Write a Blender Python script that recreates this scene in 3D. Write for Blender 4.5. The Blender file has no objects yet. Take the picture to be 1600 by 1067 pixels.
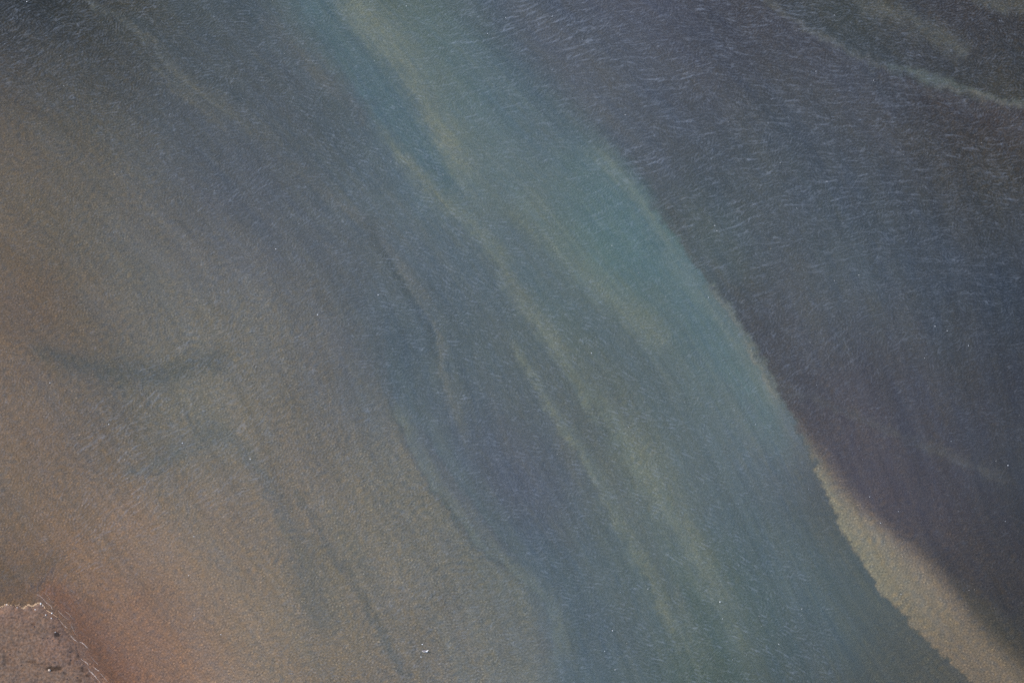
import bpy, bmesh, math, random
import numpy as np
from mathutils import Vector, Matrix

# ------------------------------------------------------------------ camera, sky, sun, exposure
scene = bpy.context.scene
COL = scene.collection
TILT = math.radians(30); DIST = 600.0; MPP = 0.1        # 30 degrees off straight down, from an aircraft; 0.1 m per photo pixel
cam_data = bpy.data.cameras.new("camera")
cam = bpy.data.objects.new("camera", cam_data); COL.objects.link(cam)
cam.location = (0, -DIST*math.sin(TILT), DIST*math.cos(TILT))
cam.rotation_euler = (TILT, 0, 0)
cam_data.sensor_width = 36; cam_data.lens = 36*DIST/160.0
cam_data.clip_start = 1; cam_data.clip_end = 20000
scene.camera = cam

SUN_EL = math.radians(33); SUN_AZ = math.radians(285)    # azimuth clockwise from +Y: light comes from the upper left
world = bpy.data.worlds.new("World"); scene.world = world; world.use_nodes = True
wn = world.node_tree.nodes; wl = world.node_tree.links
sky = wn.new('ShaderNodeTexSky'); sky.sky_type = 'NISHITA'; sky.sun_disc = False
sky.sun_elevation = SUN_EL; sky.sun_rotation = SUN_AZ
bg = wn['Background']; bg.inputs['Strength'].default_value = 0.15
wl.new(sky.outputs[0], bg.inputs[0])
sd = bpy.data.lights.new("sun", 'SUN'); sd.energy = 2.6; sd.angle = math.radians(0.5); sd.color = (1, 0.94, 0.86)
sun = bpy.data.objects.new("sun", sd); COL.objects.link(sun)
sdir = Vector((math.sin(SUN_AZ)*math.cos(SUN_EL), math.cos(SUN_AZ)*math.cos(SUN_EL), math.sin(SUN_EL)))
sun.rotation_euler = sdir.to_track_quat('Z', 'Y').to_euler(); sun.location = sdir*300
scene.view_settings.view_transform = 'Standard'; scene.view_settings.look = 'None'
scene.view_settings.exposure = 0.8; scene.view_settings.gamma = 1
scene.cycles.use_denoising = False; scene.cycles.max_bounces = 4; scene.cycles.diffuse_bounces = 2; scene.cycles.glossy_bounces = 2; scene.cycles.transparent_max_bounces = 4

# ------------------------------------------------------------------ chart <-> ground
# all banks and channels were surveyed off the photograph in chart units; these turn a chart point into metres on the ground
ST, CT = math.sin(TILT), math.cos(TILT)
def ground(u, v):
    cx = (u-800)*MPP; cy = (533.5-v)*MPP
    s = DIST*CT/(DIST*CT-cy*ST)
    return s*cx, -DIST*ST+s*(DIST*ST+cy*CT)
def chart(x, y):
    dep = (y+DIST*ST)*ST+DIST*CT*CT
    dep = np.maximum(dep, 50.0)
    cx = DIST*x/dep; cy = DIST*((y+DIST*ST)*CT-DIST*CT*ST)/dep
    return cx/MPP+800, 533.5-cy/MPP

# ------------------------------------------------------------------ numpy noise
_rng = np.random.RandomState(7); _tab = _rng.rand(256, 256)
def vnoise(x, y):
    xi = np.floor(x).astype(int); yi = np.floor(y).astype(int)
    fx = x-xi; fy = y-yi; fx = fx*fx*(3-2*fx); fy = fy*fy*(3-2*fy)
    a = _tab[xi & 255, yi & 255]; b = _tab[(xi+1) & 255, yi & 255]
    c = _tab[xi & 255, (yi+1) & 255]; d = _tab[(xi+1) & 255, (yi+1) & 255]
    return (a*(1-fx)+b*fx)*(1-fy)+(c*(1-fx)+d*fx)*fy
def fbm(x, y, o=4):
    s = 0; a = 0.5; t = 0
    for k in range(o):
        s = s+a*vnoise(x+17.3*k, y+5.7*k); t += a; x = x*2.03; y = y*2.03; a *= 0.55
    return s/t*2-1
def sstep(a, b, x):
    t = np.clip((x-a)/(b-a), 0, 1); return t*t*(3-2*t)
def curve(pts, v):                                       # u of a north-south running line at v
    vv = [p[1] for p in pts]; uu = [p[0] for p in pts]
    r = np.interp(v, vv, uu)
    r = np.where(v < vv[0], uu[0]+(v-vv[0])*(uu[1]-uu[0])/(vv[1]-vv[0]), r)
    return np.where(v > vv[-1], uu[-1]+(v-vv[-1])*(uu[-1]-uu[-2])/(vv[-1]-vv[-2]), r)
def smooth(pts, n=6):                                    # Catmull-Rom through a list of tuples
    P = np.array(pts, float); out = []
    for i in range(len(P)-1):
        p0 = P[max(i-1, 0)]; p1 = P[i]; p2 = P[i+1]; p3 = P[min(i+2, len(P)-1)]
        for k in range(n):
            t = k/n
            out.append(0.5*((2*p1)+(-p0+p2)*t+(2*p0-5*p1+4*p2-p3)*t*t+(-p0+3*p1-3*p2+p3)*t**3))
    out.append(P[-1]); return np.array(out)
def srgb(c):
    c = np.asarray(c, float)/255.0
    return np.where(c <= 0.04045, c/12.92, ((c+0.055)/1.055)**2.4)

# ------------------------------------------------------------------ survey of the sea bed
EDGE_A = [(690,0),(800,90),(905,190),(965,245),(1012,300),(1052,360),(1100,430),(1152,500),(1192,570),(1228,640),(1262,700),(1288,760),(1310,820),(1340,870),(1387,937),(1450,1000),(1522,1067)]
EDGE_B = [(-100,0),(120,200),(330,360),(480,450),(575,510),(592,560),(606,620),(638,700),(680,772),(728,840),(782,888),(826,915),(848,960),(858,1010),(860,1067)]
BAR_R = [(1215,600),(1238,640),(1272,690),(1318,760),(1360,805),(1420,850),(1478,910),(1545,985),(1625,1067)]
EDGE_C = [(1100,-60),(1190,10),(1250,40),(1330,85),(1390,112),(1450,135),(1520,152),(1600,165),(1700,170)]   # v as a function of u
FLOW = [
 [(-600,0),(-400,200),(-150,400),(50,600),(200,800),(420,1067)],
 [(-250,0),(50,200),(250,400),(380,600),(480,800),(640,1067)],
 [(180,0),(300,100),(420,200),(510,300),(600,400),(670,500),(690,600),(720,700),(790,800),(860,900),(900,1067)],
 [(470,0),(540,100),(610,200),(680,300),(760,400),(830,500),(910,600),(960,700),(1000,800),(1050,900),(1130,1067)],
 [(560,0),(650,100),(720,200),(850,300),(930,400),(1020,500),(1090,600),(1200,800),(1330,1067)],
 EDGE_A,
 [(1180,0),(1300,100),(1420,250),(1480,400),(1530,600),(1590,800),(1720,1067)],
 [(1700,0),(1800,200),(1900,500),(2100,1067)]]
# bed and silt tone at each hundredth chart unit, west to east, one row per hundred south
TONES = '''
3a4650 42484f 54524f 48525b 4a5056 506a72 5c6a62 48565f 4a5262 484c5c 464a5a 464a58 454954 414b53 464a4a 4e4c48 484842
4c4e50 4a4e54 484c54 545250 4c525a 545a5e 526c76 606c64 4c5c64 4a5260 4a525f 4a505e 484c5a 464a58 444a54 424a50 464a4a
605c54 5c5c58 52545a 4e525c 54585e 4c565e 50606c 64726a 5a7072 566870 4a5460 48505c 48505c 464a56 464954 47464f 43434d
666058 626058 5e5e5a 50525c 4c505e 4a525e 4e5c66 54686e 62746e 5c7274 54686e 49515c 4a525e 484f5d 454c58 46494f 424750
6a5e58 625e58 605e5a 5c5a58 54565e 50545e 545a60 4c5c68 526670 5e7270 5a767a 506268 4a505e 4c5662 4a545f 444d58 404752
706058 685e58 625e5a 605c58 5e5c5a 56585c 505a62 4e5a62 545e62 54666c 62746e 58747a 4a4853 484c5a 454e58 404b54 3c4652
6e645c 66625c 585a58 64605a 66605a 625c58 4c5a64 545e62 525c62 566468 4c606a 546e72 5e706c 464450 44454f 3f4650 3c434d
726458 72645c 625f5b 60605a 686258 68605a 645e58 4e5c66 505a62 4e5c64 5c6860 52686e 586c6c 47424a 43434d 3e424c 3a404a
74665c 7e6a5c 7c6a5c 72665c 6c625a 6a625a 645e58 5a665c 4a5862 506064 5a6862 526668 54686a 50544f 463f46 3e3d47 383b45
64584f 766050 826c5e 7a6a5e 72665c 605e58 6c6258 665e56 5c6058 50626a 54666a 5c6a62 50666c 4c5e62 4a4548 433e42 38373f
6a5a50 6c5a50 7a5c4e 80695a 76685c 68625a 625e58 6a6258 62605a 50606a 54646a 5c6a62 50646a 485c62 485a5c 464a48 403c3e
6a5a50 6c5a50 72564a 7e685a 78685c 6a625a 645e58 68625a 62625a 54666a 4e6066 5c6a60 506264 445a60 465a5c 48585a 4c4644'''
rows = [r.split() for r in TONES.strip().split('\n')]
CP = []
for j, r in enumerate(rows):
    for i, h in enumerate(r):
        t = np.array([int(h[k:k+2], 16) for k in (0, 2, 4)], float)
        CP.append((i*100.0, j*100.0, srgb(t.mean()+(t-t.mean())*.7)))
def zone_of(u, v):
    """0 western platform, 1 central channels, 2 dark eastern flat, 3 north-east channel"""
    u = np.atleast_1d(np.asarray(u, float)); v = np.atleast_1d(np.asarray(v, float))
    z = np.where(u > curve(EDGE_A, v), 2, np.where(u < curve(EDGE_B, v), 0, 1))
    ec = np.interp(u, [p[0] for p in EDGE_C], [p[1] for p in EDGE_C])
    return np.where((z == 2) & (v < ec) & (u > 1100), 3, z)
ZC = zone_of([c[0] for c in CP], [c[1] for c in CP])
def zone_field(u, v, zones):
    num = np.zeros(u.shape+(3,)); den = np.full(u.shape, 1e-9)
    for (cu, cv, col), z in zip(CP, ZC):
        if z not in zones: continue
        w = np.exp(-((u-cu)**2+(v-cv)**2)/(2*62.0**2))+1e-5/(1+((u-cu)**2+(v-cv)**2)/1e4)**2
        num += w[..., None]*col; den += w
    return num/den[..., None]

# streaks of sediment: (u, v, half width west, half width east) ..., tone, strength, raggedness
STREAKS = [
 ([(525,-40,18,40),(548,20,18,44),(590,60,18,46),(625,100,18,42),(655,150,16,36),(668,185,12,30),(690,220,12,36),(705,255,10,36),(735,300,16,40)], (106,114,98), .55, 1),
 ([(662,172,8,20),(672,190,10,30),(690,215,10,30),(700,238,8,22)], (110,116,98), .4, 1),
 ([(470,-40,30,40),(495,20,30,40),(540,90,34,40),(590,150,34,40),(640,210,34,34),(680,265,30,30),(720,320,20,24)], (60,98,116), .42, 1),
 ([(800,300,30,30),(860,380,30,34),(930,450,26,34),(1000,510,22,32),(1050,545,14,24)], (100,112,98), .45, 1),
 ([(740,300,24,24),(800,370,28,28),(860,430,28,28),(930,500,30,30),(1000,570,34,34),(1060,650,36,36),(1110,740,34,34),(1160,820,34,36),(1230,900,40,40),(1290,990,40,46),(1330,1080,40,50)], (74,94,106), .5, 1),
 ([(400,20,10,12),(440,60,12,16),(500,120,12,18),(545,160,12,18),(575,205,8,14)], (90,86,88), .3, 1),
 ([(110,-30,5,7),(150,10,5,8),(190,33,6,9),(240,75,6,9),(270,108,7,12),(310,145,8,14),(355,172,10,16),(400,205,10,14),(450,250,8,12)], (94,90,82), .4, 1),
 ([(230,95,4,6),(270,135,5,8),(320,175,5,9),(360,205,4,6)], (92,86,78), .35, 1),
 ([(200,20,8,10),(260,70,8,10),(330,120,9,10),(400,165,9,10)], (60,70,82), .35, 1),
 ([(430,230,10,10),(500,295,8,10),(540,325,8,14),(570,352,8,14),(598,390,7,12),(612,408,5,7)], (98,92,88), .35, 1),
 ([(600,388,5,18),(625,425,5,14),(645,455,5,12),(662,480,4,7),(676,500,4,6),(690,535,4,7),(692,580,5,9),(705,630,8,12),(725,680,10,14)], (98,98,94), .4, 1),
 ([(560,330,10,12),(590,380,8,8),(625,440,6,5),(655,485,5,4),(672,520,6,5),(680,575,6,5)], (66,78,90), .5, 1),
 ([(560,160,10,12),(600,215,10,12),(640,262,10,14),(690,315,10,16),(730,350,10,18),(765,395,10,20),(800,455,12,18),(850,520,14,16),(885,570,14,16),(915,610,14,18),(960,665,16,22),(1000,720,18,24),(1040,790,18,24),(1075,845,20,24),(1110,905,22,26),(1150,970,26,30),(1200,1090,34,40)], (100,110,98), .62, 1),
 ([(790,500,4,8),(808,548,5,8),(822,572,5,7),(835,590,4,6),(858,630,6,8),(885,672,8,10),(915,715,8,14),(940,760,8,18),(965,815,8,20),(1000,880,8,22),(1030,930,9,24),(1070,1000,12,26),(1110,1080,14,30)], (100,108,96), .55, 1),
 ([(700,350,20,20),(780,440,20,20),(850,560,20,20),(920,680,18,16),(975,780,14,14),(1030,880,12,12),(1090,990,12,12)], (76,90,100), .3, 1),
 ([(606,618,3,14),(622,650,3,20),(642,700,3,24),(670,750,3,26),(700,795,3,28),(740,842,4,28),(790,888,4,26),(826,910,4,26),(862,950,6,26),(868,1010,8,24),(870,1070,10,24)], (96,106,100), .45, 1),
 ([(600,545,10,30),(640,620,8,34),(675,680,8,34),(710,735,8,34),(750,795,10,36),(800,850,10,36),(850,900,10,36),(900,960,12,40),(930,1060,20,40)], (72,90,104), .55, 1),
 ([(602,600,3,3),(622,665,4,3),(648,715,4,3),(680,768,4,3),(715,815,4,3),(762,868,3,3),(800,897,3,3),(830,925,4,4)], (72,82,90), .4, 1),
 ([(440,745,5,5),(470,780,6,5),(492,815,6,5),(506,850,10,7),(530,882,8,7),(556,915,7,6),(580,960,7,7),(604,1000,7,7),(630,1050,6,6),(645,1090,6,6)], (80,84,88), .45, 1),
 ([(370,680,12,14),(400,730,14,20),(440,800,16,20),(470,860,20,20),(490,930,24,26),(520,1010,22,26)], (86,88,90), .4, 1),
 ([(40,540,10,12),(95,562,16,14),(150,574,20,18),(200,584,22,20),(260,584,22,22),(320,566,20,20),(370,560,16,16)], (74,78,80), .42, 1),
 ([(180,735,8,10),(230,735,12,12),(290,700,20,20),(330,680,20,22),(380,690,12,16)], (88,90,92), .38, 1),
 ([(560,470,20,10),(590,540,14,10),(600,600,10,8)], (82,88,96), .35, 1),
 ([(900,215,18,20),(950,262,20,18),(985,300,14,14),(1015,345,14,12),(1050,400,14,12),(1088,455,16,12),(1125,505,16,10),(1160,560,18,10),(1195,610,18,8),(1222,650,14,6)], (102,116,108), .5, 1),
 ([(1100,440,4,5),(1150,505,6,6),(1185,565,5,6),(1220,630,5,6)], (122,112,98), .4, 1),
 ([(850,215,20,26),(900,260,30,30),(960,310,34,30),(1010,360,36,26),(1050,420,34,24),(1090,480,34,24),(1130,540,34,24),(1170,595,34,22),(1200,650,34,18),(1240,740,30,14)], (68,104,117), .42, 1),
 ([(1000,300,4,20),(1060,370,4,26),(1110,440,4,30),(1160,505,4,34),(1200,570,4,38),(1260,660,4,40)], (74,68,78), .35, 1),
 ([(1200,590,5,5),(1245,612,7,7),(1290,630,6,7),(1350,655,7,8),(1420,688,8,9),(1500,720,8,10),(1600,765,9,10)], (84,80,84), .3, 1),
 ([(1150,-30,4,6),(1200,6,5,6),(1240,32,6,6),(1285,57,6,6),(1330,80,7,5),(1370,102,6,5),(1400,112,5,5)], (98,92,88), .35, 1),
 ([(1380,95,8,5),(1420,107,9,5),(1460,120,10,6),(1510,140,9,5),(1560,155,8,4),(1620,160,8,4)], (92,102,98), .4, 1),
 ([(1460,133,3,3),(1520,147,3,3),(1555,158,3,3),(1610,165,3,3)], (104,96,88), .5, 1),
 ([(1360,115,4,12),(1430,140,4,16),(1500,165,4,20),(1600,182,4,24)], (74,66,74), .4, 1),
 ([(1330,5,14,16),(1400,22,16,18),(1470,60,18,18),(1520,90,16,16)], (88,84,76), .4, 1),
 ([(1520,0,10,30),(1620,20,10,30)], (92,84,72), .4, 1),
 ([(1470,860,14,30),(1520,900,20,40),(1600,950,24,50)], (64,56,68), .45, 1),
 ([(1560,190,20,30),(1620,215,20,30)], (72,62,68), .4, 1),
 ([(-60,500,60,70),(20,470,40,60),(60,520,40,50)], (109,98,91), .4, 2),
 ([(120,890,14,40),(170,850,20,50),(240,800,26,50)], (133,114,101), .3, 2),
 ([(190,930,20,60),(240,1000,20,60),(290,1090,20,60)], (129,106,95), .4, 2),
 ([(-40,905,40,18),(20,900,24,14),(60,885,14,14),(95,868,5,9)], (102,94,88), .4, 2),
 ([(48,925,3,3),(70,905,2,3),(88,885,2,2)], (82,80,86), .5, 2),
 ([(60,912,8,10),(85,935,10,24),(110,965,10,32),(135,1000,10,38),(160,1040,12,44),(190,1090,12,50),(240,1180,12,50)], (119,94,85), .75, 2),
 ([(-30,942,12,4),(10,936,10,4),(35,940,8,4),(62,936,8,5)], (113,96,84), .6, 2),
]
LAND = [(-700,1010),(-300,962),(-80,952),(0,949),(5,947),(10,943.5),(20,945),(24,948),(31,943),(33,947),(38,951),(44,945),(50,949),(56,945),(60,942),(64,942),(68,946),(74,953),(81,957),(88,963),(92,968),(96,975),(101,985),(106,992),(113,1001),(120,1010),(122,1020),(128,1029),(134,1041),(140,1051),(148,1060),(158,1073),(190,1120),(260,1220),(420,1500),(420,1900),(-700,1900)]
POOLS = [(90,992,4.5,4,.9,(66,56,54)),(82,1046,11,4.2,.9,(72,58,48)),(93,1045,5,3,.8,(70,58,50)),(52,977,3.5,4,.6,(84,62,52)),(50,1035,9,2,.6,(84,68,58)),(62,1039,6,2,.5,(80,64,54)),
 (123,1022,2.5,5,.8,(70,60,58)),(130,1047,3,4,.7,(82,64,54)),(138,1056,4,3,.6,(80,60,52)),(60,1056,6,3,.4,(84,70,60)),(110,1038,2,4,.6,(70,62,60)),(93,1008,2,4,.4,(80,68,62)),
 (40,985,12,4,.25,(88,80,78)),(70,990,14,7,.3,(98,88,84)),(8,1030,3,12,.4,(70,64,64)),(102,1053,3,3,.6,(74,64,60)),(125,1065,5,3,.6,(74,62,56)),(22,967,7,1.5,.5,(78,68,66))]

def lift(t, rag):                                         # silt tones as they read close up: greyer and a little paler
    t = np.array(t, float)
    return srgb(t) if rag == 2 else srgb(t.mean()+12+.42*(t-t.mean())+np.array((-4, 1, 3)))
def poly_sdf(u, v, poly):                                # positive inside
    d = np.full(u.shape, 1e9); ins = np.zeros(u.shape, bool)
    n = len(poly)
    for i in range(n):
        ax, ay = poly[i]; bx, by = poly[(i+1) % n]
        ex, ey = bx-ax, by-ay; wx, wy = u-ax, v-ay
        t = np.clip((wx*ex+wy*ey)/(ex*ex+ey*ey+1e-9), 0, 1)
        d = np.minimum(d, np.hypot(wx-ex*t, wy-ey*t))
        if ay != by:
            c = ((ay > v) != (by > v)) & (u < (bx-ax)*(v-ay)/(by-ay)+ax); ins ^= c
    return np.where(ins, d, -d)

def streak_mask(u, v, pts, rag):
    P = smooth(pts, 5); m = np.zeros(u.shape)
    lo = P[:, :2].min(0)-120; hi = P[:, :2].max(0)+120
    sel = np.where((u > lo[0]) & (u < hi[0]) & (v > lo[1]) & (v < hi[1]))
    if not len(sel[0]): return m
    us, vs = u[sel], v[sel]; best = np.full(us.shape, 1e9); prof = np.zeros(us.shape)
    n = len(P)-1
    for i in range(n):
        a, b = P[i], P[i+1]; ex, ey = b[0]-a[0], b[1]-a[1]; wx, wy = us-a[0], vs-a[1]
        t = np.clip((wx*ex+wy*ey)/(ex*ex+ey*ey+1e-9), 0, 1)
        dx, dy = wx-ex*t, wy-ey*t; d = np.hypot(dx, dy)
        side = ex*dy-ey*dx                                # >0: to the south-west of a line running south-east
        w = np.where(side > 0, a[2]+(b[2]-a[2])*t, a[3]+(b[3]-a[3])*t)
        endf = np.ones(us.shape)
        s = (i+t)/n; endf = sstep(0, .12, s)*sstep(0, .12, 1-s)
        up = d < best; best = np.where(up, d, best)
        prof = np.where(up, np.exp(-(d/np.maximum(w, 1))**2*1.1)*endf, prof)
    m[sel] = prof
    return m

# second, finer reading of the tones at anchor points: u, v, factor on r, g, b
TRIM = [(700,103,1.041,1.206,1.458),
 (780,55,1.155,1.295,1.357),
 (28,24,0.620,0.620,0.620),
 (100,103,1.009,1.072,1.022),
 (400,103,1.009,1.186,1.275),
 (622,68,0.756,0.888,0.927),
 (1000,103,1.171,1.213,1.280),
 (1300,203,1.120,1.223,1.218),
 (1560,73,0.833,0.850,1.041),
 (100,303,1.191,1.119,1.137),
 (400,303,1.170,1.255,1.230),
 (700,393,1.251,1.243,1.287),
 (1200,393,1.129,1.195,1.160),
 (1520,393,0.988,1.059,1.180),
 (18,448,1.002,1.010,0.913),
 (40,573,1.192,1.120,1.135),
 (400,573,1.581,1.587,1.484),
 (760,613,1.170,1.237,1.196),
 (1120,673,1.433,1.370,1.356),
 (1460,613,1.164,1.072,1.071),
 (140,793,1.054,1.077,1.075),
 (520,793,1.466,1.460,1.428),
 (880,953,1.135,1.143,1.206),
 (1220,953,0.738,0.864,0.925),
 (1560,873,1.384,1.496,1.499),
 (520,1043,1.460,1.406,1.357),
 (210,1043,1.654,1.554,1.612),
 (992,378,0.872,1.145,1.195),
 (1402,698,1.595,1.758,1.891),
 (302,898,1.350,1.407,1.384),
 (732,748,1.244,1.146,1.405),
 (1212,708,0.983,0.880,1.164),
 (1012,558,1.221,1.124,1.029),
 (542,68,1.312,1.153,1.097),
 (1072,458,0.764,0.723,0.939),
 (1355,1010,1.420,1.098,1.086),
 (1295,890,1.417,1.394,1.469),
 (855,270,0.958,0.941,1.041),
 (615,530,0.944,1.124,1.274),
 (265,430,1.316,1.388,1.458),
 (175,930,1.141,0.988,0.969),
 (1265,570,1.276,1.396,1.306),
 (625,780,1.278,1.483,1.545),
 (735,940,1.252,1.393,1.552),
 (495,600,1.074,1.174,1.312),
 (835,110,1.437,1.429,1.250),
 (1195,50,1.012,1.012,0.964),
 (515,410,1.425,1.477,1.404),
 (375,790,1.364,1.313,1.335),
 (1555,230,1.082,1.053,0.846)]
TZ = np.minimum(zone_of([t[0] for t in TRIM], [t[1] for t in TRIM]), 2)
def trim(u, v, z):
    num = np.zeros(u.shape+(3,)); den = np.full(u.shape, 1e-9)
    for (a, b, r, g, k), q in zip(TRIM, TZ):
        if q != z: continue
        w = np.exp(-((u-a)**2+(v-b)**2)/(2*95.0**2))+1e-4/(1+((u-a)**2+(v-b)**2)/4e4); num += w[..., None]*np.array((r, g, k)); den += w
    return num/den[..., None]

def survey(x, y):
    """returns colour (n,3), height, and wave zone amplitudes at ground points"""
    u0, v0 = chart(x, y)
    u0 = np.clip(u0, -900, 2500); v0 = np.clip(v0, -900, 1900)
    # drifting, flow-aligned raggedness
    psi = np.zeros(u0.shape); last = curve(FLOW[0], v0); done = np.zeros(u0.shape, bool)
    psi = (u0-last)/300.0
    for k in range(1, len(FLOW)):
        c = curve(FLOW[k], v0); ins = (u0 >= last)
        psi = np.where(ins, (k-1)+(u0-last)/np.maximum(c-last, 15), psi); last = c
    st1 = fbm(psi*9+3, v0/170, 4); st2 = fbm(psi*30+9, v0/110+psi*3, 3); st3 = fbm(psi*26+70, v0/45+psi*2, 4); st4 = fbm(psi*55+17, v0/60+psi*5, 3)
    n1 = fbm(u0/90, v0/90, 4); n2 = fbm(u0/90+31, v0/90+7, 4)
    n3 = fbm(u0/16+11, v0/16+3, 3); n4 = fbm(u0/16+51, v0/16+23, 3)
    n5 = fbm(u0/4.5+1, v0/4.5+3, 2); n6 = fbm(u0/4.5+5, v0/4.5+23, 2)
    u = u0+9*n1+4*n3+2.0*n5; v = v0+9*n2+4*n4+2.0*n6
    us = u0+7.0*n3+4.5*n5; vs = v0+7.0*n4+4.5*n6
    zf0 = zone_field(u, v, (0, 1)); 
    fB0 = zone_field(u, v, (0,)); fB1 = zone_field(u, v, (1,))
    eb = curve(EDGE_B, vs); softB = np.interp(v0, [0, 420, 560, 640, 860, 960, 1060], [400, 280, 70, 26, 28, 60, 90])
    mB = sstep(-.5, .5, (us-eb)/softB)
    sharpB = np.interp(v0, [400, 560], [0, 1])[..., None]
    left = zf0*(1-sharpB)+(fB0*(1-mB[..., None])+fB1*mB[..., None])*sharpB
    f2 = zone_field(u, v, (2,)); f3 = zone_field(u, v, (3,))
    ec = np.interp(us, [p[0] for p in EDGE_C], [p[1] for p in EDGE_C])
    mC = sstep(6, -6, (vs-ec))*sstep(1080, 1180, us)
    right = f2*(1-mC[..., None])+f3*mC[..., None]
    ea = curve(EDGE_A, vs)
    softA = np.interp(v0, [0, 180, 260, 340, 640, 760], [190, 110, 60, 34, 20, 5])
    mA = sstep(-.5, .5, (us-ea)/softA)
    c = left*(1-mA[..., None])+right*mA[..., None]
    c = c*((trim(u0, v0, 0)*(1-mB[..., None])+trim(u0, v0, 1)*mB[..., None])*(1-mA[..., None])+trim(u0, v0, 2)*mA[..., None])
    for pts, tone, k, rag in STREAKS:
        m = streak_mask(us+2.5*n1+5*st2+3*n3, vs+2.5*n2, pts, rag)
        m = np.clip(1.4*k*m*(.95+.28*st3+.25*st2+.2*n3), 0, .92)[..., None]
        c = c*(1-m)+lift(tone, rag)*m
    # the pale sand bar on the eastern edge
    br = curve(BAR_R, v+7*n3+5*n5)
    bl = curve(EDGE_A, vs+1.5*n5)
    wdt = np.maximum(br-bl, 1)
    bar = sstep(-3, 5, us-bl)*(1-sstep(-.6, .42, (us-br)/np.maximum(60, wdt*.6)))*sstep(600, 760, v0)
    t = np.clip((us-bl)/wdt, 0, 1)[..., None]
    bc = srgb((134,132,120))*(1-t)+srgb((131,121,114))*t
    bc = bc*(1-sstep(860, 1040, v0)[..., None])+srgb((119,111,103))*sstep(860, 1040, v0)[..., None]
    m = np.clip(bar*.95, 0, 1)[..., None]; c = c*(1-m)+bc*m
    # streaky and cloudy variation of the silt
    c = c*(1+.06*st1+.07*st2+.07*st4+.05*n1+.04*n3)[..., None]
    c = c*(1+np.stack([.05*st1+.05*st3+.02*n4, .015*st3, -.04*st1-.06*st3-.02*n4], -1))
    # the mud bank at the south-west corner
    sd = poly_sdf(u0+.6*n5+.5*n3, v0+.6*n6+.5*n4, LAND)
    land = sstep(-.8, .8, sd)
    lf = fbm(u0/22+4, v0/22, 4); lg = fbm(u0/5+14, v0/5, 3); lh = fbm(u0/2.1, v0/2.1+8, 2)
    lc = srgb((124,102,93))*np.ones(u0.shape+(1,))
    edge = np.exp(-np.maximum(sd, 0)/26)
    cool = np.clip(1-edge+.5*lf, 0, 1)[..., None]*.8
    lc = lc*(1-cool)+srgb((113,98,89))*cool
    pk = np.exp(-((u0-80)**2+(v0-1015)**2)/28**2)[..., None]*.5
    lc = lc*(1-pk)+srgb((130,106,98))*pk
    lc = 1.22*lc*(1+.10*lf+.11*lg+.06*lh)[..., None]
    dark = (np.clip((fbm(u0/7+60, v0/7+3, 3)-.34)*5, 0, 1)*.35)[..., None]
    lc = lc*(1-dark)+srgb((78,66,64))*dark
    pool_h = np.zeros(u0.shape)
    for pu, pv, ra, rb, k, tone in POOLS:
        d = np.hypot((u0-pu)/ra, (v0-pv)/rb)+.35*lg
        pm = k*(1-sstep(.7, 1.25, d)); pool_h += pm
        lc = lc*(1-pm[..., None])+srgb(tone)*pm[..., None]
    c = c*(1-land[..., None])+lc*land[..., None]
    lum = c.mean(-1)
    # depth: pale beds lie shallower
    h = -0.75+3.0*np.clip(lum-.08, -.06, .14)+.06*st1+.05*n1+.02*n3
    h = np.where(bar > 0, h+.18*bar, h)
    h = np.minimum(h, -.14)
    near = sstep(-60, 0, sd)
    h = h*(1-near)+near*(-.10+.004*sd)
    hl = np.minimum(.04+.020*np.maximum(sd, 0), .40)+.05*lf+.035*lg+.014*lh-.10*np.clip(pool_h, 0, 1)
    h = np.where(sd > -1, h*(1-sstep(-1, 1.2, sd))+np.maximum(hl, .03)*sstep(-1, 1.2, sd), h)
    return c, h, land, sd

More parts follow.
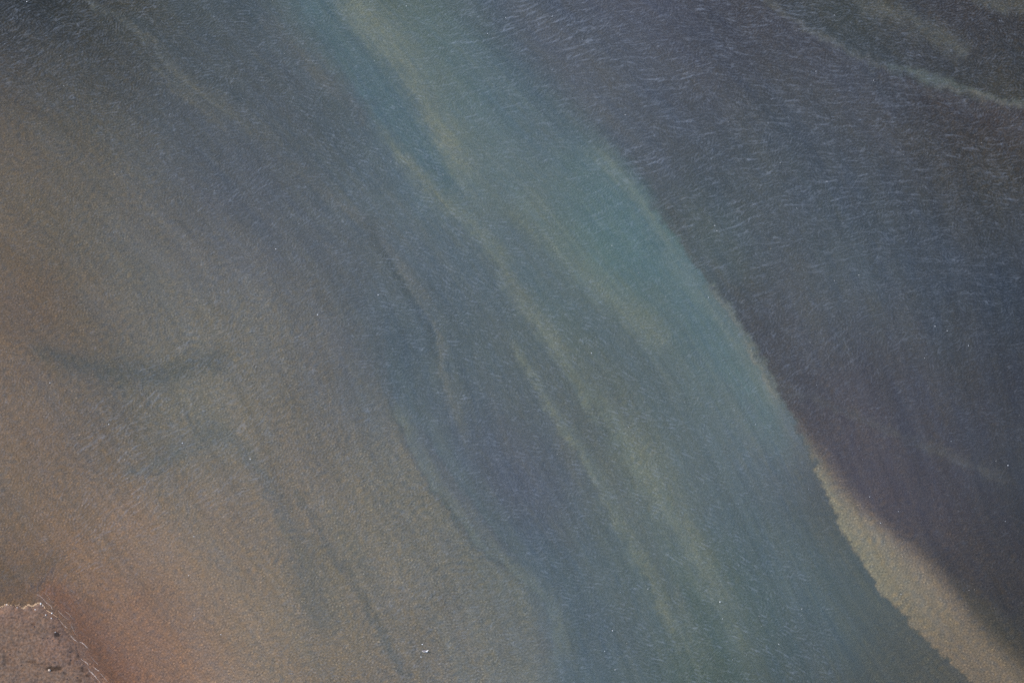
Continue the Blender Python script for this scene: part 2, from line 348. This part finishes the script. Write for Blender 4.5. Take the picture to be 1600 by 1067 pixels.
# crest bearing and strength of the wave trains: u, v, bearing (deg, anticlockwise from east), long, short, fine
WAVES = [
(600,50,15,.45,.3,1),(800,100,18,1,.3,1),(1000,100,12,.95,.3,1),(1200,100,-10,.7,.5,1),(1250,250,3,.85,.3,1),(1450,200,2,.7,.3,1),(1550,300,0,.6,.3,.9),(1300,400,10,.6,.3,1),(1500,450,5,.35,.2,.9),
(1250,500,40,.4,.3,1),(1110,350,20,1,.3,1),(1000,250,15,1,.3,1),(900,200,15,.7,.3,1),(1000,400,30,.25,.2,.9),(1000,330,28,.5,.2,.9),(1150,600,30,.2,.2,.9),(1400,50,-8,.3,.5,1),(1550,60,-5,.1,.3,1),(1350,620,25,.2,.2,.6),
(1400,800,20,0,.05,.35),(1330,800,20,0,0,.2),(1500,900,20,0,.05,.3),(1400,930,20,0,.0,.2),(1480,990,20,0,.0,.2),(1560,600,5,.1,.15,.6),(1530,1040,0,0,.0,.2),(1600,800,0,0,.05,.35),
(560,120,-20,.1,.6,1),(620,300,-27,.1,.95,.9),(700,400,-30,.1,.95,.9),(520,200,-25,.1,.8,1),(450,100,-10,.15,.6,1),(850,480,-28,0,1,.8),(950,600,-27,0,1,.8),(1050,700,-25,0,.95,.8),(1150,850,-27,0,.95,.8),
(1200,950,-25,0,.9,.8),(1000,900,-25,0,.75,.8),(850,800,-15,.1,.7,.9),(700,620,-10,.1,.75,.9),(820,900,-5,.25,.5,.9),(1250,820,-28,0,.25,.8),(1180,720,-20,0,.4,.8),(1080,480,10,.15,.25,.9),(800,250,12,.35,.3,1),(780,330,-10,.1,.5,.9),(880,380,0,.1,.4,.9),
(60,60,32,.5,.5,1),(200,100,5,.15,.6,1),(300,200,25,.15,.5,1),(420,330,42,.35,.5,1),(500,420,35,.25,.5,1),(400,440,35,.2,.3,1),(300,690,33,1,.3,.9),(330,640,35,.5,.3,1),(200,760,38,.7,.6,.8),(140,810,40,.6,.6,.8),(230,730,36,.8,.5,.8),(280,820,40,.3,.45,.6),(120,500,20,.03,.1,.6),(200,400,20,.03,.1,.6),
(60,250,20,.05,.2,.6),(520,900,20,.05,.2,.7),(700,890,22,.35,.3,1),(600,750,35,.1,.3,1),(480,650,40,.1,.3,1),(60,800,80,0,.1,.5),(300,900,-20,0,.1,.5),(350,1000,-20,0,.1,.5),(200,950,-40,.0,.2,.3),(40,700,60,.05,.1,.9),(640,520,-10,.1,.6,1),(750,1000,10,.15,.4,1),(500,1030,10,.05,.15,1)]
def train(shape, step, lam, half, ang, seed):
    """a train of wavelets about lam metres apart whose crests are drawn out along ang"""
    r = np.random.RandomState(seed); ny, nx = shape
    F = np.fft.rfft2(r.randn(ny, nx).astype(np.float32))
    fy = np.fft.fftfreq(ny, step)[:, None]; fx = np.fft.rfftfreq(nx, step)[None, :]
    f = np.hypot(fx, fy)*lam
    w = np.fft.irfft2(F*np.exp(-((f-1)/.42)**2), s=shape).astype(np.float32)
    ca, sa = np.cos(ang).astype(np.float32), np.sin(ang).astype(np.float32)
    jj, ii = np.meshgrid(np.arange(ny, dtype=np.float32), np.arange(nx, dtype=np.float32), indexing='ij')
    acc = w.copy(); n = int(round(half/step/1.3))
    for sg in (1, -1):
        pj, pi = jj.copy(), ii.copy()
        for k in range(n):
            a = np.clip(pj, 0, ny-1).astype(np.int32); b = np.clip(pi, 0, nx-1).astype(np.int32)
            pj += sg*1.3*sa[a, b]; pi += sg*1.3*ca[a, b]
            a0 = np.clip(np.floor(pj), 0, ny-2).astype(np.int32); b0 = np.clip(np.floor(pi), 0, nx-2).astype(np.int32)
            tj = np.clip(pj-a0, 0, 1); ti = np.clip(pi-b0, 0, 1)
            acc += (w[a0, b0]*(1-ti)+w[a0, b0+1]*ti)*(1-tj)+(w[a0+1, b0]*(1-ti)+w[a0+1, b0+1]*ti)*tj
    return acc/acc.std()
def wave_heights(xs, ys, step, sd):
    X, Y = np.meshgrid(xs, ys); u, v = chart(X, Y)
    num = np.zeros((5,)+X.shape, np.float32); den = np.full(X.shape, 1e-9, np.float32)
    for (a, b, th, l, m, f) in WAVES:
        w = np.exp(-((u-a)**2+(v-b)**2)/(2*60.0**2)).astype(np.float32)+1e-6; den += w; t = math.radians(2*th)
        for i, q in enumerate((math.cos(t), math.sin(t), l, m, f)): num[i] += w*q
    num /= den
    ang = .5*np.arctan2(num[1], num[0])
    mean = fbm(X/5, Y/5, 3); mean2 = fbm(X/2.2+9, Y/2.2+4, 2)
    def crests(lam, half, a, seed, wd):                  # thin, branching crest lines: the zero line of a smooth field, broken up by a second one
        n = train(X.shape, step, lam, half, a, seed); m = train(X.shape, step, lam*1.3, half*1.2, a, seed+20)
        return np.exp(-(n/wd)**2)*np.clip(.25+.75*m, 0, 1.7)
    A = crests(1.5, 1.7, ang+.38*mean+.25*mean2, 1, .24)
    A2 = train(X.shape, step, .92, 1.1, ang+.5*mean+.4*mean2, 21)
    E = crests(1.15, .25, ang+.9*mean+.8*mean2, 5, .22)
    B = train(X.shape, step, .62, .5, ang+.3*mean+.25*mean2, 2)
    C = train(X.shape, step, .46, .15, ang+1.8*mean+1.5*mean2, 3)
    D = train(X.shape, step, .55, .42, ang+1.3*mean+1.3*mean2+.5, 4)
    pA = .7*A+.55*np.clip(A2-.9, 0, 2); pB = np.clip(B-.75, 0, 2.2); pD = np.clip(D-.9, 0, 2)
    gust = np.clip(.8+.55*fbm(X/7+3, Y/5, 4), .3, 1.4)
    var = np.clip(1+1.5*fbm(X/1.7+31, Y/1.7, 3), .1, 2.6)
    z = LONG*num[2]*gust*pA+SHORT*num[3]*gust*(pB+.2*B)+FINE*num[4]*(C+.25*np.clip(C, 0, 3)**2)+CURL*num[4]*(.5*pD+.7*E)
    calm = 1-.7*np.exp(-np.maximum(-sd, 0)/12)
    fr = 1-(1-.19*np.clip(num[2]*gust*pA*.75, 0, 1))*(1-.10*np.clip(num[4]*E*.6*(.4+.6*var), 0, 1))*(1-.105*np.clip(num[3]*pB*.7*var, 0, 1))*(1-.04*np.clip(num[4]*pD*1.0*var, 0, 1))*(1-.060*np.clip(num[4]*(C-.2)*.6, 0, 1))  # weight of the painted sky sheen for each kind of crest
    return z*calm, fr*calm, ang
LONG, SHORT, FINE, CURL = .04, .022, .008, .015

# ------------------------------------------------------------------ sheets
def axis(a, b, step, far):
    mid = np.arange(a, b+step*.5, step); out = []; s = step*2; p = b
    while p < far:
        s *= 1.35; p += s; out.append(p)
    lo = []; s = step*2; p = a
    while p > -far:
        s *= 1.35; p -= s; lo.append(p)
    return np.concatenate([lo[::-1], mid, out])
def sheet(name, xs, ys, Z):
    nx, ny = len(xs), len(ys); X, Y = np.meshgrid(xs, ys)
    co = np.stack([X, Y, Z], -1).reshape(-1, 3).astype(np.float32)
    i = np.arange(nx*ny).reshape(ny, nx)
    q = np.stack([i[:-1, :-1], i[:-1, 1:], i[1:, 1:], i[1:, :-1]], -1).reshape(-1)
    me = bpy.data.meshes.new(name)
    me.vertices.add(len(co)); me.vertices.foreach_set('co', co.ravel())
    nf = len(q)//4
    me.loops.add(len(q)); me.loops.foreach_set('vertex_index', q.astype(np.int32))
    me.polygons.add(nf); me.polygons.foreach_set('loop_start', (np.arange(nf)*4).astype(np.int32))
    me.polygons.foreach_set('use_smooth', np.ones(nf, bool))
    me.update(calc_edges=True)
    o = bpy.data.objects.new(name, me); COL.objects.link(o); return o
def attr_f(o, name, a):
    t = o.data.attributes.new(name, 'FLOAT', 'POINT'); t.data.foreach_set('value', a.ravel().astype(np.float32))
def attr_c(o, name, c):
    t = o.data.attributes.new(name, 'FLOAT_COLOR', 'POINT')
    c4 = np.concatenate([c.reshape(-1, 3), np.ones((c.size//3, 1))], 1)
    t.data.foreach_set('color', c4.ravel().astype(np.float32))

# ------------------------------------------------------------------ node helpers
class NT:
    def __init__(s, name):
        s.m = bpy.data.materials.new(name); s.m.use_nodes = True
        s.t = s.m.node_tree; s.t.nodes.clear(); s.out = s.t.nodes.new('ShaderNodeOutputMaterial')
    def n(s, kind, **kw):
        nd = s.t.nodes.new(kind)
        for k, v in kw.items(): setattr(nd, k, v)
        return nd
    def set(s, inp, v):
        if isinstance(v, bpy.types.NodeSocket): s.t.links.new(v, inp)
        else: inp.default_value = v
    def math(s, op, a, b=0.0, clamp=False):
        nd = s.n('ShaderNodeMath', operation=op, use_clamp=clamp); s.set(nd.inputs[0], a); s.set(nd.inputs[1], b); return nd.outputs[0]
    def ramp(s, x, a, b, lo=0.0, hi=1.0):
        nd = s.n('ShaderNodeMapRange', clamp=True); nd.interpolation_type = 'SMOOTHSTEP'
        for i, v in enumerate((x, a, b, lo, hi)): s.set(nd.inputs[i], v)
        return nd.outputs[0]
    def mix(s, f, a, b, mode='MIX'):
        nd = s.n('ShaderNodeMix', data_type='RGBA', blend_type=mode); nd.clamp_factor = True
        s.set(nd.inputs[0], f); s.set(nd.inputs[6], a); s.set(nd.inputs[7], b); return nd.outputs[2]
    def pos(s, rot=0.0, sc=(1, 1, 1), loc=(0, 0, 0)):
        g = s.n('ShaderNodeTexCoord').outputs['Object']
        m1 = s.n('ShaderNodeMapping'); m1.inputs['Rotation'].default_value = (0, 0, -rot); s.t.links.new(g, m1.inputs[0])
        m2 = s.n('ShaderNodeMapping'); m2.inputs['Scale'].default_value = sc; m2.inputs['Location'].default_value = loc
        s.t.links.new(m1.outputs[0], m2.inputs[0]); return m2.outputs[0]
    def noise(s, vec, scale, detail=2.0, rough=.5, dist=0.0):
        nd = s.n('ShaderNodeTexNoise'); s.set(nd.inputs['Vector'], vec); nd.inputs['Scale'].default_value = scale
        nd.inputs['Detail'].default_value = detail; nd.inputs['Roughness'].default_value = rough; nd.inputs['Distortion'].default_value = dist
        return nd.outputs[0]
    def attr(s, name, col=False):
        nd = s.n('ShaderNodeAttribute', attribute_name=name); return nd.outputs['Color' if col else 'Fac']
    def princ(s, **kw):
        p = s.n('ShaderNodeBsdfPrincipled')
        for k, v in kw.items(): s.set(p.inputs[k.replace('_', ' ')], v)
        return p
    def bump(s, h, dist, strength=1.0, normal=None):
        b = s.n('ShaderNodeBump'); s.set(b.inputs['Height'], h); b.inputs['Distance'].default_value = dist; b.inputs['Strength'].default_value = strength
        if normal is not None: s.t.links.new(normal, b.inputs['Normal'])
        return b.outputs[0]
    def done(s, sh): s.t.links.new(sh, s.out.inputs[0]); return s.m

ALB_SCALE = (1.0, 1.0, 1.0)
def bed_material():
    T = NT('river_bed_silt')
    c = T.attr('silt', True)
    g1 = T.noise(T.pos(), 2.6, 2, .6); g2 = T.noise(T.pos(loc=(40, 9, 3)), 2.0, 1, .55)
    v = T.ramp(g1, .30, .70, .70, 1.30)
    col = T.mix(1.0, c, v, 'MULTIPLY')
    warm = T.mix(T.ramp(g2, .35, .68), (.95, .995, 1.06, 1), (1.09, 1.0, .90, 1))
    col = T.mix(.9, col, warm, 'MULTIPLY')
    p = T.princ(Base_Color=col, Roughness=.85, Normal=T.bump(g1, .12, .7))
    p.inputs['Specular IOR Level'].default_value = .25
    return T.done(p.outputs[0])

def water_material():
    T = NT('estuary_water')
    c = T.attr('silt', True)
    nrm = T.bump(T.noise(T.pos((.3), (1, 1.6, 1)), 2.6, 1, .5), .03, .6)
    # silt suspended in the water scatters light back almost regardless of the ripple slope
    flat = T.n('ShaderNodeVectorMath', operation='MULTIPLY'); T.t.links.new(nrm, flat.inputs[0]); flat.inputs[1].default_value = (.35, .35, 1)
    nm = T.n('ShaderNodeVectorMath', operation='NORMALIZE'); T.t.links.new(flat.outputs[0], nm.inputs[0])
    murk = T.n('ShaderNodeBsdfDiffuse'); T.set(murk.inputs[0], c); T.t.links.new(nm.outputs[0], murk.inputs['Normal'])
    clear = T.n('ShaderNodeBsdfTransparent'); clear.inputs[0].default_value = (1, 1, 1, 1)
    body = T.n('ShaderNodeMixShader'); body.inputs[0].default_value = .5; T.t.links.new(clear.outputs[0], body.inputs[1]); T.t.links.new(murk.outputs[0], body.inputs[2])
    gl = T.n('ShaderNodeBsdfGlossy'); gl.inputs['Roughness'].default_value = .12; T.t.links.new(nrm, gl.inputs['Normal'])
    fr = T.n('ShaderNodeFresnel'); fr.inputs[0].default_value = 1.45; T.t.links.new(nrm, fr.inputs['Normal'])
    mx = T.n('ShaderNodeMixShader'); T.t.links.new(fr.outputs[0], mx.inputs[0])
    # pale colour painted on the ripple crests in place of reflected sky
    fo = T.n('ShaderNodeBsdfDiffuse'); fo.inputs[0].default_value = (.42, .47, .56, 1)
    fm = T.n('ShaderNodeMixShader'); T.t.links.new(T.attr('sky_sheen'), fm.inputs[0]); T.t.links.new(body.outputs[0], fm.inputs[1]); T.t.links.new(fo.outputs[0], fm.inputs[2])
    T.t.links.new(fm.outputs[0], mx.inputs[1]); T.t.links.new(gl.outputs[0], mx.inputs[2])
    return T.done(mx.outputs[0])

def plain(name, col, rough=.8, var=.15, scale=6, bump=.01, spec=.3):
    T = NT(name); g = T.noise(T.pos(), scale, 4, .6)
    c = T.mix(1.0, (*[float(x) for x in col], 1), T.ramp(g, .3, .7, 1-var, 1+var), 'MULTIPLY')
    p = T.princ(Base_Color=c, Roughness=rough, Normal=T.bump(g, bump)); p.inputs['Specular IOR Level'].default_value = spec
    return T.done(p.outputs[0])

# ------------------------------------------------------------------ build bed and water
A_W = np.array([.676, .712, .840]); B_W = np.array([.0195, .0270, .0385])      # picture tone = A*albedo + B, measured from a render
A_L = np.array([1.50, 1.67, 2.00])
def albedo(c, land):
    l = land[..., None]; return np.clip(((c-B_W)/A_W)*(1-l)+(c/A_L)*l, .004, .8)
xs = axis(-94, 94, .17, 4000); ys = axis(-78, 84, .17, 4000)
X, Y = np.meshgrid(xs, ys)
c, h, land, sd = survey(X, Y)
alb = albedo(c, land)
gx = fbm(X/.9, Y/.9, 2); gy = fbm(X/.5+40, Y/.5, 1)
bed = sheet('river_bed', xs, ys, h)
attr_c(bed, 'silt', alb*(1+.10*gx+.05*gy)[..., None]*(1+np.stack([.05*gy, 0*gy, -.07*gy], -1))); bed['kind'] = 'structure'
bed.data.materials.append(bed_material())
def resample(F, xq, yq):                                 # bilinear, separable axes
    i = np.clip(np.searchsorted(xs, xq)-1, 0, len(xs)-2); j = np.clip(np.searchsorted(ys, yq)-1, 0, len(ys)-2)
    tx = (xq-xs[i])/(xs[i+1]-xs[i]); ty = (yq-ys[j])/(ys[j+1]-ys[j])
    if F.ndim == 3: tx = tx[None, :, None]; ty = ty[:, None, None]
    else: tx = tx[None, :]; ty = ty[:, None]
    r0 = F[j][:, i]*(1-tx)+F[j][:, i+1]*tx; r1 = F[j+1][:, i]*(1-tx)+F[j+1][:, i+1]*tx
    return r0*(1-ty)+r1*ty
WS = .12; GRAIN = .085
xw = axis(-91, 91, WS, 4000); yw = axis(-75, 81, WS, 4000)
inx = (xw > -91-WS/2) & (xw < 91+WS/2); iny = (yw > -75-WS/2) & (yw < 81+WS/2)
zw = np.zeros((len(yw), len(xw)))
fw = np.zeros(zw.shape)
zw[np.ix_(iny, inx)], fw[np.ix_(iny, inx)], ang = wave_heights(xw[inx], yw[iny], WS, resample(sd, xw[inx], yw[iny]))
# far from the surveyed reach the ripples run out into their average tone instead of stopping at a line
wx = np.minimum(sstep(-91, -84, xw), 1-sstep(84, 91, xw)); wy = np.minimum(sstep(-75, -69, yw), 1-sstep(75, 81, yw)); win = wy[:, None]*wx[None, :]
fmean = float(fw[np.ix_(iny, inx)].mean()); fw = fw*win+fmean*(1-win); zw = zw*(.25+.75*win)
water = sheet('water', xw, yw, zw)
silt = resample(np.where(land[..., None] > .5, srgb((118,92,80)), alb), xw, yw)
Xi, Yi = np.meshgrid(xw[inx], yw[iny]); si = silt[np.ix_(iny, inx)]
warm = np.clip((si[..., 0]/np.maximum(si[..., 2], .01)-.75)*1.6, .35, 1.25)
wob = fbm(Xi/2.5+5, Yi/2.5, 2)
ga = train(Xi.shape, WS, .52, 0, ang, 11); gb = train(Xi.shape, WS, .42, 0, ang, 12); gc = train(Xi.shape, WS, 1.3, .3, 2*wob+.7, 13)
v = 1+GRAIN*warm*(.8*ga+.8*gb+.45*gc)
sp = np.clip(gb*.7+ga*.6-1.15, 0, 2)*warm*.28
si = si*np.clip(v, .5, 1.6)[..., None]*(1+sp[..., None]*np.array((.8, .7, .5)))*(1+(.025*gc*warm)[..., None]*np.array((1, .1, -1.2)))
silt[np.ix_(iny, inx)] = si
attr_c(water, 'silt', silt)
attr_f(water, 'sky_sheen', fw)
water['kind'] = 'structure'
water.data.materials.append(water_material())

# height of the ground at one chart point (bilinear on the dense grid)
def ground_z(x, y):
    i = min(max(np.searchsorted(xs, x)-1, 0), len(xs)-2); j = min(max(np.searchsorted(ys, y)-1, 0), len(ys)-2)
    tx = (x-xs[i])/(xs[i+1]-xs[i]); ty = (y-ys[j])/(ys[j+1]-ys[j])
    return float((h[j, i]*(1-tx)+h[j, i+1]*tx)*(1-ty)+(h[j+1, i]*(1-tx)+h[j+1, i+1]*tx)*ty)

# ------------------------------------------------------------------ objects
def mesh_obj(name, bm, mat, parent=None, smooth_=True):
    me = bpy.data.meshes.new(name); bm.normal_update(); bm.to_mesh(me); bm.free()
    if smooth_:
        for p in me.polygons: p.use_smooth = True
    me.materials.append(mat)
    o = bpy.data.objects.new(name, me); COL.objects.link(o)
    if parent: o.parent = parent
    return o
def ribbon(bm, pts, w0, lift, rng, hump=.02, seabed=False):
    """a raised, ragged lip of foam following chart points"""
    P = smooth([(p[0], p[1]) for p in pts], 6); n = len(P); prev = None
    for i in range(n):
        x, y = ground(P[i][0], P[i][1]); a = P[max(i-1, 0)]; b = P[min(i+1, n-1)]
        ax, ay = ground(*a); bx, by = ground(*b); d = Vector((bx-ax, by-ay)); d = d.normalized() if d.length else Vector((1, 0))
        nn = Vector((-d.y, d.x)); e = min(1, 5*min(i, n-1-i)/n+.12)
        w = .7*w0*e*(.3+1.1*rng.random())
        j = rng.uniform(-.3, .3)*w0
        z = max(ground_z(x, y), 0.0)+lift
        v = [bm.verts.new((x+nn.x*(j-w*.5), y+nn.y*(j-w*.5), z)), bm.verts.new((x+nn.x*j, y+nn.y*j, z+hump)), bm.verts.new((x+nn.x*(j+w*.5), y+nn.y*(j+w*.5), z))]
        if prev:
            for q in (0, 1): bm.faces.new((prev[q], prev[q+1], v[q+1], v[q]))
        prev = v
rng = random.Random(5)
def S(pts): return [(x/6.39, 900+y/6.39) for x, y in pts]
foam_mat = plain('white_foam', srgb((172,156,146)), .7, .2, 9, .01)
scum_mat = plain('tan_scum', srgb((180,148,116)), .8, .25, 7, .02)
bm = bmesh.new()
for pts, w in [([(-30,320),(0,312),(30,298),(65,285),(100,288),(125,284)], .32), ([(135,303),(160,297),(180,292),(205,268)], .22),
               ([(195,298),(215,315),(240,320),(262,302),(290,290),(320,306),(350,292),(385,268),(408,268)], .42), ([(222,308),(240,318),(258,306)], .6),
               ([(405,268),(430,290),(460,330)], .16), ([(462,338),(490,355),(522,372)], .18), ([(520,372),(548,392),(578,415),(598,438)], .12)]:
    ribbon(bm, S(pts), w, .03, rng, .05)
o = mesh_obj('shoreline_scum', bm, scum_mat); o['kind'] = 'stuff'; o['label'] = 'ragged tan line of scum along the edge of the mud bank'; o['category'] = 'scum'
bm = bmesh.new()
for pts, w in [([(425,215),(460,262),(500,290),(525,330)], .09), ([(590,430),(640,490),(675,520)], .09), ([(700,590),(740,630),(775,655)], .15),
               ([(790,655),(830,670),(880,720)], .15), ([(800,820),(860,860),(890,890)], .12), ([(930,900),(960,930),(1000,945)], .15),
               ([(890,945),(930,975),(970,1025)], .17), ([(430,150),(470,190),(505,245)], .05), ([(1000,970),(1040,1010),(1080,1060)], .07),
               ([(570,330),(640,405),(700,440)], .05), ([(870,890),(900,950),(960,1010),(1000,1055)], .06), ([(355,175),(400,200),(430,222)], .07),
               ([(700,460),(745,560),(780,600)], .04), ([(905,800),(950,850),(985,885)], .04), ([(640,340),(690,380),(730,430)], .04), ([(990,1050),(1030,1100),(1060,1160)], .12)]:
    ribbon(bm, S(pts), w, .015, rng, .03)
o = mesh_obj('surf_foam', bm, foam_mat); o['kind'] = 'stuff'; o['label'] = 'thin white crests of small waves breaking along the mud bank'; o['category'] = 'surf'
# glints on the open water, built as small white flecks
bm = bmesh.new()
known = [(1117,352.8,1.3),(1120.3,361.2,1.1),(1575,727,1.5),(924,552,1.2),(1513,540,1.2),(660,1006.5,1.6),(658,1026,1.2),(431,389,1.3),(42,3,1.3),(591,461,1.3),(496,492,1.3),(1461,510,1.2),(1480,517,1.2),(1342,430,1),(956,384,1.1),(1107,465,1.2),(635,10,1.2),(790,28,1.1),(762,53,1.1),(863,26,1.1),(1275,112,1.3),(1365,126,1.2),(1305,148,1.0),(977,180,1.2),(1292,284,1.2),(1245,326,1.1),(78,598,1.3),(170,663,1.2),(391,717,1.3),(195,718,1.2),(285,692,1.3),(303,838,1.1),(295,899,1.2),(345,991,1.1),(1253,951,1.1),(1125,940,1.4),(1186,962,.9),(1217,1006,1),(957,985,1.2),(961,1046,1.2),(945,1017,1),(1376,817,.9),(1359,776,1.1)]
while len(known) < 330:
    u, v = rng.uniform(-60, 1660), rng.uniform(-40, 1110)
    if u < 170 and v > 925: continue
    known.append((u, v, rng.choice((.35, .45, .5, .6, .75))))
for u, v, r in known:
    x, y = ground(u, v); m = 6; r *= .062; a0 = rng.random()*6; st = rng.uniform(.6, 1)
    top = bm.verts.new((x, y, .05+r*.5)); ring = []
    for i in range(m):
        a = a0+i*math.tau/m; rr = r*rng.uniform(.7, 1.2); ring.append(bm.verts.new((x+rr*math.cos(a), y+st*rr*math.sin(a), .028)))
    for i in range(m): bm.faces.new((ring[i], ring[(i+1) % m], top))
fleck_mat = plain('bright_glint', (.82, .83, .85), .5, .1, 9, .0)
o = mesh_obj('glint_flecks', bm, fleck_mat); o['kind'] = 'stuff'; o['label'] = 'tiny bright flecks standing in for glints on the rippled water'; o['category'] = 'foam'  # filed under foam, but the flecks stand in for glints

# stones on the bank
pale = plain('pale_stone', srgb((205,200,196)), .8, .2, 8, .02); dark = plain('dark_stone', srgb((70,62,64)), .8, .25, 8, .02); tan = plain('tan_stone', srgb((176,158,144)), .8, .2, 8, .02); ochre = plain('ochre_stone', srgb((170,130,96)), .8, .2, 8, .02)
STONES = [
 (81.2,957.9,.17,pale,'pale grey stone at the foot of the waterline, beside the surf on the bank corner',None),
 (71.8,961.5,.13,pale,'pale stone on bare mud just inside the bank corner',None),
 (80.6,966.6,.12,pale,'pale stone just below the one on the waterline at the bank corner',None),
 (63.6,943.2,.15,pale,'whitish stone at the right end of the tan scum line',None),
 (67.3,946.0,.12,tan,'small tan stone where the shoreline turns down to the right',None),
 (55.4,952.9,.11,pale,'small whitish stone on mud below the tan scum line',None),
 (10.5,944.6,.12,pale,'white stone on the tan scum line nearest the left edge',None),
 (27.0,949.4,.11,pale,'light stone under the middle of the tan scum line',None),
 (89.8,965.2,.15,dark,'dark stone at the water edge right of the pale stones',None),
 (77.6,1048.4,.24,tan,'light boulder standing in the brown puddle on the mud bank',None),
 (86.5,988.6,.08,pale,'small pale stone above the dark round hollow in the mud',None),
 (93.9,990.3,.08,tan,'small tan stone right of the dark round hollow in the mud',None),
 (10.0,1018.6,.09,ochre,'small ochre stone near the left edge of the mud bank',None)]
DSM = 'little dark stone lying on the reddish mud bank'
for u, v, r in [(78.2,980.9,.10),(85,981,.11),(68,965,.10),(54,980.3,.12),(119.9,1034,.11),(125.2,1037.2,.10),(109,1019,.11),(85.8,1035.8,.11),(15.3,1023.8,.12),(82.5,1001.8,.1),(67,998.5,.09),(74,999,.09),(110,1032,.09),(105,1062,.11),(21.5,956.5,.08),(36,975,.08),(33,1041,.09),(121,1060,.12)]:
    STONES.append((u, v, r, dark, DSM, 'little dark stones on the mud bank'))
for q, (u, v, r, mt, lab, grp) in enumerate(STONES):
    rg = random.Random(100+q)
    bm = bmesh.new(); bmesh.ops.create_icosphere(bm, subdivisions=2, radius=1)
    fx, fy, fz = rg.uniform(.85, 1.35), rg.uniform(.7, 1.05), rg.uniform(.6, .85)
    cuts = [(Vector((rg.uniform(-1, 1), rg.uniform(-1, 1), rg.uniform(-.3, 1))).normalized(), rg.uniform(.55, .85)) for _ in range(6)]
    for vt in bm.verts:
        for nn, dd in cuts:
            t = vt.co.dot(nn)
            if t > dd: vt.co -= nn*(t-dd)*.85
        vt.co = Vector((vt.co.x*fx, vt.co.y*fy, vt.co.z*fz))*r
    x, y = ground(u, v); st = mesh_obj('boulder' if r > .2 else 'stone', bm, mt)
    st.location = (x, y, max(ground_z(x, y), -.02)+r*.25); st.rotation_euler = (0, 0, rg.random()*6)
    st['label'] = lab; st['category'] = 'stone'
    st['group'] = grp if grp else 'stones along the mud bank'

# the swimming water bird
white = plain('white_plumage', srgb((236,230,226)), .7, .08, 12, .004); black = plain('black_plumage', srgb((50,44,58)), .6, .2, 12, .004); bill_m = plain('dark_bill', srgb((70,58,60)), .5, .1, 12, .001)
def loft(bm, secs, m=12):
    rings = []
    for cx, cy, cz, ry, rz, ax in secs:                  # centre, radii, tilt of the ring about Y
        rr = []
        for i in range(m):
            a = i*math.tau/m; dy = ry*math.cos(a); dz = rz*math.sin(a)
            rr.append(bm.verts.new((cx-dz*math.sin(ax), cy+dy, cz+dz*math.cos(ax))))
        rings.append(rr)
    for a, b in zip(rings, rings[1:]):
        for i in range(m): bm.faces.new((a[i], a[(i+1) % m], b[(i+1) % m], b[i]))
    bm.faces.new(rings[0][::-1]); bm.faces.new(rings[-1])
bx, by = ground(664.6, 1017.6)
bird = bpy.data.objects.new('water_bird', None); COL.objects.link(bird); bird.location = (bx, by, .02); bird.rotation_euler = (0, 0, math.radians(-8))
bird['label'] = 'white water bird with black folded wings swimming on the shallow brown water'; bird['category'] = 'bird'
bm = bmesh.new()
loft(bm, [(-.50,0,.13,.01,.008,0),(-.44,0,.12,.06,.022,0),(-.32,0,.10,.13,.07,0),(-.15,0,.08,.185,.13,0),(.05,0,.07,.20,.15,0),(.20,0,.08,.165,.14,.1),(.29,0,.12,.11,.11,.5),
          (.33,0,.19,.065,.07,1.1),(.345,0,.28,.048,.05,1.5),(.34,0,.38,.042,.044,1.65),(.345,0,.47,.042,.044,1.4),(.375,0,.53,.05,.052,.8),(.42,0,.555,.052,.052,.2),(.465,0,.55,.038,.036,0),(.49,0,.545,.016,.016,0)])
mesh_obj('body', bm, white, bird)
for s in (-1, 1):
    bm = bmesh.new()
    loft(bm, [(-.46,s*.03,.15,.012,.008,0),(-.34,s*.055,.17,.04,.02,0),(-.18,s*.09,.185,.075,.035,0),(0,s*.10,.19,.085,.045,0),(.13,s*.10,.175,.07,.045,0),(.20,s*.09,.15,.03,.025,0)], 10)
    mesh_obj('wing', bm, black, bird)
    bm = bmesh.new(); bmesh.ops.create_icosphere(bm, subdivisions=1, radius=.008, matrix=Matrix.Translation((.44, s*.044, .565))); mesh_obj('eye', bm, black, bird)
bm = bmesh.new(); loft(bm, [(.48,0,.545,.02,.018,0),(.54,0,.535,.018,.012,0),(.62,0,.522,.014,.008,0),(.65,0,.518,.005,.004,0)], 8); mesh_obj('bill', bm, bill_m, bird)
